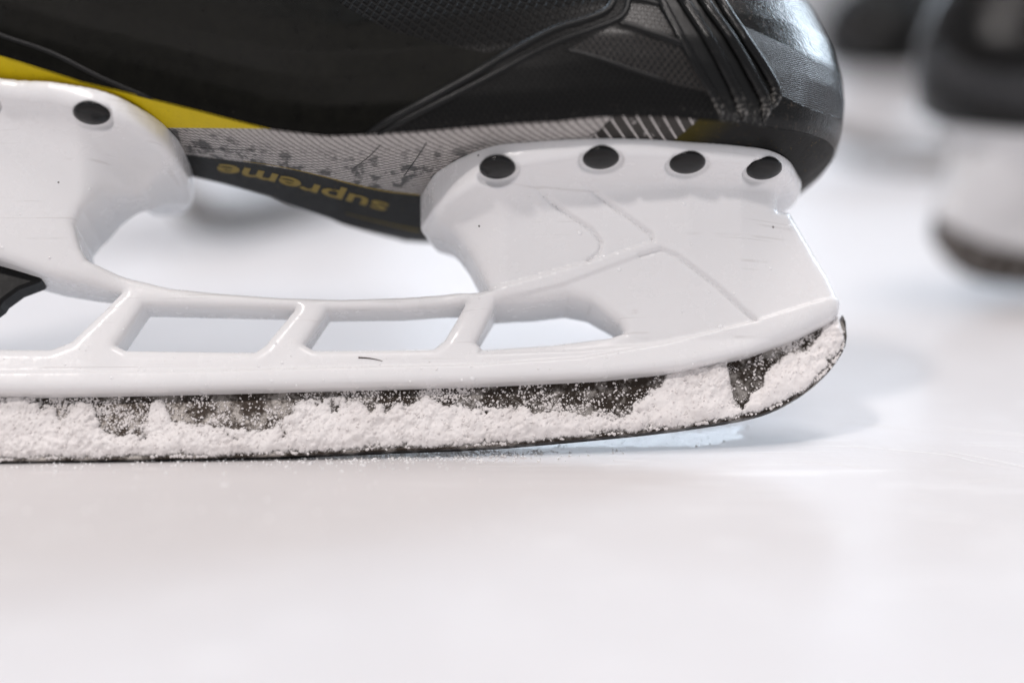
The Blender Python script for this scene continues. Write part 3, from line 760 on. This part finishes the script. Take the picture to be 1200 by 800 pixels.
# lettering, upside down on the sole
cu = bpy.data.curves.new('lettering', 'FONT'); cu.body = 'supreme'; cu.offset = .02; cu.shear = .0
to = bpy.data.objects.new('lettering_curve', cu); col.objects.link(to)
dg = bpy.context.evaluated_depsgraph_get(); tm = bpy.data.meshes.new_from_object(to.evaluated_get(dg))
tv = np.array([v.co[:] for v in tm.vertices]); tf = [list(p.vertices) for p in tm.polygons]
bpy.data.objects.remove(to); bpy.data.curves.remove(cu); bpy.data.meshes.remove(tm)
tx = (tv[:, 0] - tv[:, 0].min()) / np.ptp(tv[:, 0]); ty = tv[:, 1] / .53       # 0 baseline .. 1 x-height
BASE = np.array([(456, 239), (420, 229), (380, 219), (340, 208), (300, 199), (257, 191.5)])
bp = spline(BASE, np.clip(tx, 0, 1))
LP, LF = [], []
for (bx, by), t_, x_ in zip(bp, ty, tx):
    p, n = cast(sole_bvh, bx - 5.0 * t_, by + 9.5 * t_); LP.append(p + n * .06)
mesh_obj('lettering', LP, tf, M['print'], outsole, smooth=False)

# ------------------------------------------------------------------ snow on the runner
def ico(n, rmin, rmax, centers, squash=None):
    t = (1 + 5 ** .5) / 2
    B = np.array([(-1, t, 0), (1, t, 0), (-1, -t, 0), (1, -t, 0), (0, -1, t), (0, 1, t), (0, -1, -t), (0, 1, -t), (t, 0, -1), (t, 0, 1), (-t, 0, -1), (-t, 0, 1)]) / math.sqrt(1 + t * t)
    Fi = np.array([(0, 11, 5), (0, 5, 1), (0, 1, 7), (0, 7, 10), (0, 10, 11), (1, 5, 9), (5, 11, 4), (11, 10, 2), (10, 7, 6), (7, 1, 8), (3, 9, 4), (3, 4, 2), (3, 2, 6), (3, 6, 8), (3, 8, 9), (4, 9, 5), (2, 4, 11), (6, 2, 10), (8, 6, 7), (9, 8, 1)])
    r = rmin + (rmax - rmin) * rng.random(n) ** 2.2
    q = rng.normal(size=(n, 4)); q /= np.linalg.norm(q, axis=1)[:, None]; a, b, c, d = q.T
    Rm = np.stack([np.stack([1 - 2 * (c * c + d * d), 2 * (b * c - a * d), 2 * (b * d + a * c)], -1), np.stack([2 * (b * c + a * d), 1 - 2 * (b * b + d * d), 2 * (c * d - a * b)], -1), np.stack([2 * (b * d - a * c), 2 * (c * d + a * b), 1 - 2 * (b * b + c * c)], -1)], 1)
    Vb = B[None] * (.7 + .6 * rng.random((n, 12, 1))) * (r[:, None, None] * (.6 + .7 * rng.random((n, 1, 3))))
    Vg = np.einsum('nij,nkj->nki', Rm, Vb) + centers[:, None]
    return Vg.reshape(-1, 3), (Fi[None] + 12 * np.arange(n)[:, None, None]).reshape(-1, 3)

SNOW_TOP = np.array([(-200, 462), (0, 461), (58, 462), (64, 472), (69, 482), (78, 475), (95, 470), (108, 474), (118, 492), (135, 500), (155, 494), (170, 491), (176, 472), (184, 466), (192, 470), (200, 488), (225, 493), (250, 499), (285, 503), (310, 505), (330, 492), (344, 476), (354, 462), (375, 456), (400, 455), (420, 462), (432, 474), (445, 466), (480, 468), (500, 462), (520, 476), (535, 468), (560, 466), (590, 472), (620, 470), (650, 478), (690, 482), (735, 478), (752, 466), (762, 456), (775, 448), (783, 430), (788, 420), (815, 412), (852, 414), (856, 436), (862, 462), (872, 474), (880, 460), (893, 446), (905, 428), (922, 412), (940, 404), (952, 398), (962, 388), (970, 372), (980, 360), (990, 350)], float)
hs = .24
xs_ = np.arange(-135, 79, hs); zz_ = np.arange(-1, 40, hs)
X2, Z2 = np.meshgrid(xs_, zz_, indexing='ij')
spx, spy = proj(np.column_stack([X2.ravel(), np.full(X2.size, -3.0), Z2.ravel()])); spx = spx.reshape(X2.shape); spy = spy.reshape(X2.shape)
topl = np.interp(spx, SNOW_TOP[:, 0], SNOW_TOP[:, 1])
bot_z = np.interp(X2, prof[:, 0], prof[:, 1]) + .5
sil = sd_poly(np.vstack([prof, [(79, 50), (-230, 50)]]), X2, Z2)               # inside the runner outline
rag = fbm(X2, Z2, 6, 6, .78, 3)
d_top = (spy - topl) * MM_PX + rag * 3.4                                        # mm below the ragged upper edge
d_bot = -sil - .35 + fbm(X2, Z2, 3.5, 4, .6, 11) * .8
hole = fbm(X2, Z2, 4.5, 6, .75, 55) * 3.4 + .75 + np.clip(np.minimum(d_top, d_bot * 2.6), -2, 7) * .36     # steel shows through where the crust is thin
edge = smin(smin(d_top, d_bot, 1.0), hole, .6)
thick = 2.3 * (1 - np.exp(-np.clip(edge, 0, 30) / 2.2))
billow = 1 - 2 * np.abs(fbm(X2, Z2, 5.5, 3, .5, 61))
lump = fbm(X2, Z2, 13, 3, .6, 21) * 1.2 + billow * .55 - .15 + fbm(X2, Z2, 2.4, 3, .6, 31) * .35
t_s = np.where(edge > 0, thick * (1 + .55 * lump) + np.minimum(edge, 1) * fbm(X2, Z2, 1.1, 2, .8, 41) * .5 * np.clip(.5 + 1.4 * fbm(X2, Z2, 9, 2, .6, 47), 0, 1.2), edge * .9)
t_s = np.maximum(t_s, -.6)
sV = np.column_stack([X2.ravel(), -1.5 - t_s.ravel(), Z2.ravel()])
sQd = grid_quads(*X2.shape)
keep = (t_s.ravel()[sQd] > -.55).any(1); sQd = sQd[keep]
# crumbs: on the snow surface and frozen in a sprinkle on the bare steel
inside = np.argwhere((edge > .15)); pick = inside[rng.integers(0, len(inside), 3800)]
ctr = np.column_stack([X2[pick[:, 0], pick[:, 1]], -1.5 - t_s[pick[:, 0], pick[:, 1]] + .02, Z2[pick[:, 0], pick[:, 1]]]) + rng.normal(0, .12, (len(pick), 3))
gv, gf = ico(len(ctr), .06, .34, ctr)
railz = np.interp(X2, bottom[::-1, 0], bottom[::-1, 1])
bare = np.argwhere((edge < 0) & (sil < -.4) & (Z2 < railz + .4)); wts = np.exp(d_top[bare[:, 0], bare[:, 1]] / 4.0) * (.08 + 2.5 * np.clip(fbm(X2, Z2, 5, 5, .8, 77)[bare[:, 0], bare[:, 1]] + .12, 0, 1) ** 1.6); wts /= wts.sum()
pick2 = bare[rng.choice(len(bare), 8000, p=wts)]
ctr2 = np.column_stack([X2[pick2[:, 0], pick2[:, 1]], np.full(len(pick2), -1.55), Z2[pick2[:, 0], pick2[:, 1]]]) + rng.normal(0, .1, (len(pick2), 3))
gv2, gf2 = ico(len(ctr2), .05, .34, ctr2)
n1, n2 = len(sV), len(gv)
tris = np.vstack([sQd[:, [0, 1, 2]], sQd[:, [0, 2, 3]], gf + n1, gf2 + n1 + n2])
tk_ = np.r_[t_s.ravel(), np.full(len(gv) + len(gv2), 2.0)]
snow = mesh_obj('snow', np.vstack([sV, gv, gv2]), tris, M['crust'], None, {'thick': tk_})
snow.data.polygons.foreach_set('use_smooth', np.full(len(tris), True))
snow.matrix_world = SKATE_M
tag(snow, 'crumbly white snow caked on the side of the steel runner', 'snow', kind='stuff')

# a few grains frozen to the white holder
pts = []
for _ in range(140):
    px = rng.uniform(0, 900); py = rng.uniform(405, 452) if rng.random() < .75 else rng.uniform(230, 400)
    p, n = cast(hb, px, py)
    if p is not None and p[1] < -4.5 and n[1] < -.5: pts.append(p + n * .02)
gvh, gfh = ico(len(pts), .08, .30, np.array(pts))
fr = mesh_obj('frost_grains', gvh, gfh, M['snow'], smooth=False); fr.matrix_world = SKATE_M
tag(fr, 'scattered tiny frost grains stuck to the white blade holder', 'frost', kind='stuff')

# frozen droplets on the holder
dv, df_ = [], []
nd = 0
while nd < 60:
    px, py = rng.uniform(0, 985), rng.uniform(170, 450); p, n = cast(hb, px, py)
    if p is None or n[1] > -.3: continue
    r = .12 + .42 * rng.random() ** 2.5; a = np.cross(n, [0.3, .2, 1]); a /= np.linalg.norm(a); b = np.cross(n, a); o0 = len(dv)
    for i in range(6):
        th = i / 5 * math.pi / 2
        for j in range(12):
            ph = 2 * math.pi * j / 12; dv.append(p + (a * math.cos(ph) * 1.15 + b * math.sin(ph)) * r * math.cos(th * .98) + n * (r * .5 * math.sin(th) - .03))
    for i in range(5):
        for j in range(12): df_.append([o0 + i * 12 + j, o0 + i * 12 + (j + 1) % 12, o0 + (i + 1) * 12 + (j + 1) % 12, o0 + (i + 1) * 12 + j])
    df_.append([o0 + 60 + j for j in range(12)]); df_.append([o0 + j for j in range(12)][::-1]); nd += 1
tw = NT('frozen_droplet'); tw.set(color=tw.mix(tw.noise(tw.obj(), 500, 3), (.84, .835, .84), (.9, .9, .905)), rough=.06, spec=.6)
dr_ = mesh_obj('ice_droplets', dv, df_, tw.m); dr_.matrix_world = SKATE_M
tag(dr_, 'small frozen droplets beaded on the white blade holder', 'ice droplets', kind='stuff')

# short brown fibre stuck on the holder
P, N = cast_line(hb, [(420, 419), (430, 419.5), (440, 421), (448, 423)], 16)
P = P + N * .12
fb = tube('fibre', P, N, np.linspace(.16, .05, 16), np.linspace(.16, .05, 16), M['fibre'], None, sink=0, seg=6); fb.matrix_world = SKATE_M
tag(fb, 'short thin brown fibre stuck to the white rail of the blade holder', 'fibre')

# ------------------------------------------------------------------ loose shavings and marks on the ice
def on_ice_pts(pts): pts = np.array(pts, float); return on_ice(pts[:, 0], pts[:, 1])
# wet film added to mirror the low window brightly under the raised toe
poly = on_ice_pts([(560, 525.5), (650, 518), (760, 509), (840, 500), (880, 494), (890, 499), (876, 507), (887, 513), (862, 520), (835, 523), (800, 523.5), (700, 524), (620, 526.5)])[:, :2]
x0, y0 = poly.min(0) - 2; x1, y1 = poly.max(0) + 3
X, Y = np.meshgrid(np.arange(x0, x1, .3), np.arange(y0, y1, .3), indexing='ij')
sd = sd_poly(poly, X, Y) + fbm(X, Y, 5, 5, .7, 91) * 2.4 + sstep(poly[:, 0].max() - 26, poly[:, 0].max() + 3, X) * 2.5
hz = np.clip(-sd, 0, 1.6) * .05 * (1 + .8 * fbm(X, Y, 1.6, 4, .8, 92)) - .03
v = np.column_stack([X.ravel(), Y.ravel(), np.maximum(hz, -.03).ravel() + .004]); qd = grid_quads(*X.shape)[:, ::-1]; qd = qd[(sd.ravel()[qd] < .2).any(1)]
mesh_obj('wet_patch', v, qd, M['wet'], ice)
ins_ = np.argwhere(sd < 0); pk = ins_[rng.integers(0, len(ins_), 60)]
c = np.column_stack([X[pk[:, 0], pk[:, 1]], Y[pk[:, 0], pk[:, 1]], hz[pk[:, 0], pk[:, 1]] + .05]); gv, gf = ico(len(c), .08, .3, c)
# loose crumbs in front of the blade
lo = []
for _ in range(1500):
    near = rng.random() < .85; px = rng.normal(490, 90) if near and rng.random() < .7 else rng.uniform(0, 640)
    py = np.interp(px, [0, 330, 570, 800], [541, 537, 528, 524]) + abs(rng.normal(0, 6)) if near else rng.uniform(535, 640)
    p = on_ice(px, py); p[2] = .06; lo.append(p)
gl, gfl = ico(len(lo), .04, .42, np.array(lo))
chip = on_ice_pts([(692, 703), (694.5, 698.5), (878, 678), (1025, 597)]); chip[:, 2] = .1
gc, gfc = ico(len(chip), .3, .5, chip)
allv = [gv, gl, gc]; allf = [gf, gfl, gfc]; off = np.cumsum([0] + [len(a) for a in allv[:-1]])
sh = mesh_obj('ice_shavings', np.vstack(allv), np.vstack([a + o for a, o in zip(allf, off)]), M['snow'])
tag(sh, 'loose white ice shavings scattered on the ice under and before the blade', 'ice shavings', kind='stuff')

# scratches cut by other blades: narrow ridges of frost
def scratch(pts, w_, name='ice_scratch'):
    P = spline(np.array(on_ice_pts(pts)), 40); P[:, 2] = .01
    e = np.sin(np.linspace(0, math.pi, 40)) ** .5 * (.6 + .4 * rng.random(40))
    return tube(name, P, np.tile([0, 0, 1.0], (40, 1)), w_ * np.maximum(e, .08), .10 * np.maximum(e, .08), M['snow'], ice, sink=.2, seg=6)
scratch([(985, 521), (1050, 527), (1110, 533), (1150, 542), (1210, 552)], .30)
scratch([(1100, 527), (1140, 534), (1230, 552)], .26)
scratch([(1060, 602), (1100, 605), (1150, 608)], .5)
for _ in range(14):
    a_, b_ = rng.uniform(930, 1180), rng.uniform(470, 640); l_ = rng.uniform(30, 160); q_ = rng.normal(.12, .08)
    scratch([(a_, b_), (a_ + l_ * .5, b_ + l_ * q_ * .45), (a_ + l_, b_ + l_ * q_)], rng.uniform(.08, .2))
scratch([(1090, 500), (1150, 505), (1230, 512)], .3)

# ------------------------------------------------------------------ blurred skates behind: copies turned round
def copy_tree(o, parent=None):
    c = o.copy(); col.objects.link(c)
    if parent: c.parent = parent
    for ch in list(o.children): copy_tree(ch, c)
    return c
def far_skate(px, py, heading, lean, sc, label, tip_x=60.0):
    """stand a copy so that its blade under local x = tip_x touches the ice seen at photo pixel px, py"""
    s = copy_tree(skate); g_ = on_ice(float(px), float(py)) * .001
    m = Matrix.Rotation(heading, 4, 'Z') @ Matrix.Rotation(lean, 4, 'X')
    s.matrix_world = Matrix.Translation(Vector(g_)) @ m @ Matrix.Diagonal((sc, sc, sc, 1)) @ Matrix.Translation((-tip_x * .001, 0, 0))
    tag(s, label)
    return s
far_skate(1186, 354, math.radians(204), 0.0, .95, 'blurred black skate with white holder at the right edge of the photo', 40)
far_skate(236, 289, math.radians(257), 0.0, .95, 'blurred skate far behind, its blade tip seen through the arch of the sharp holder', 50)
far_skate(1020, 200, math.radians(178), 0.0, 1.0, 'blurred dark skate boot farthest back at the top right, toe to the left', 40)
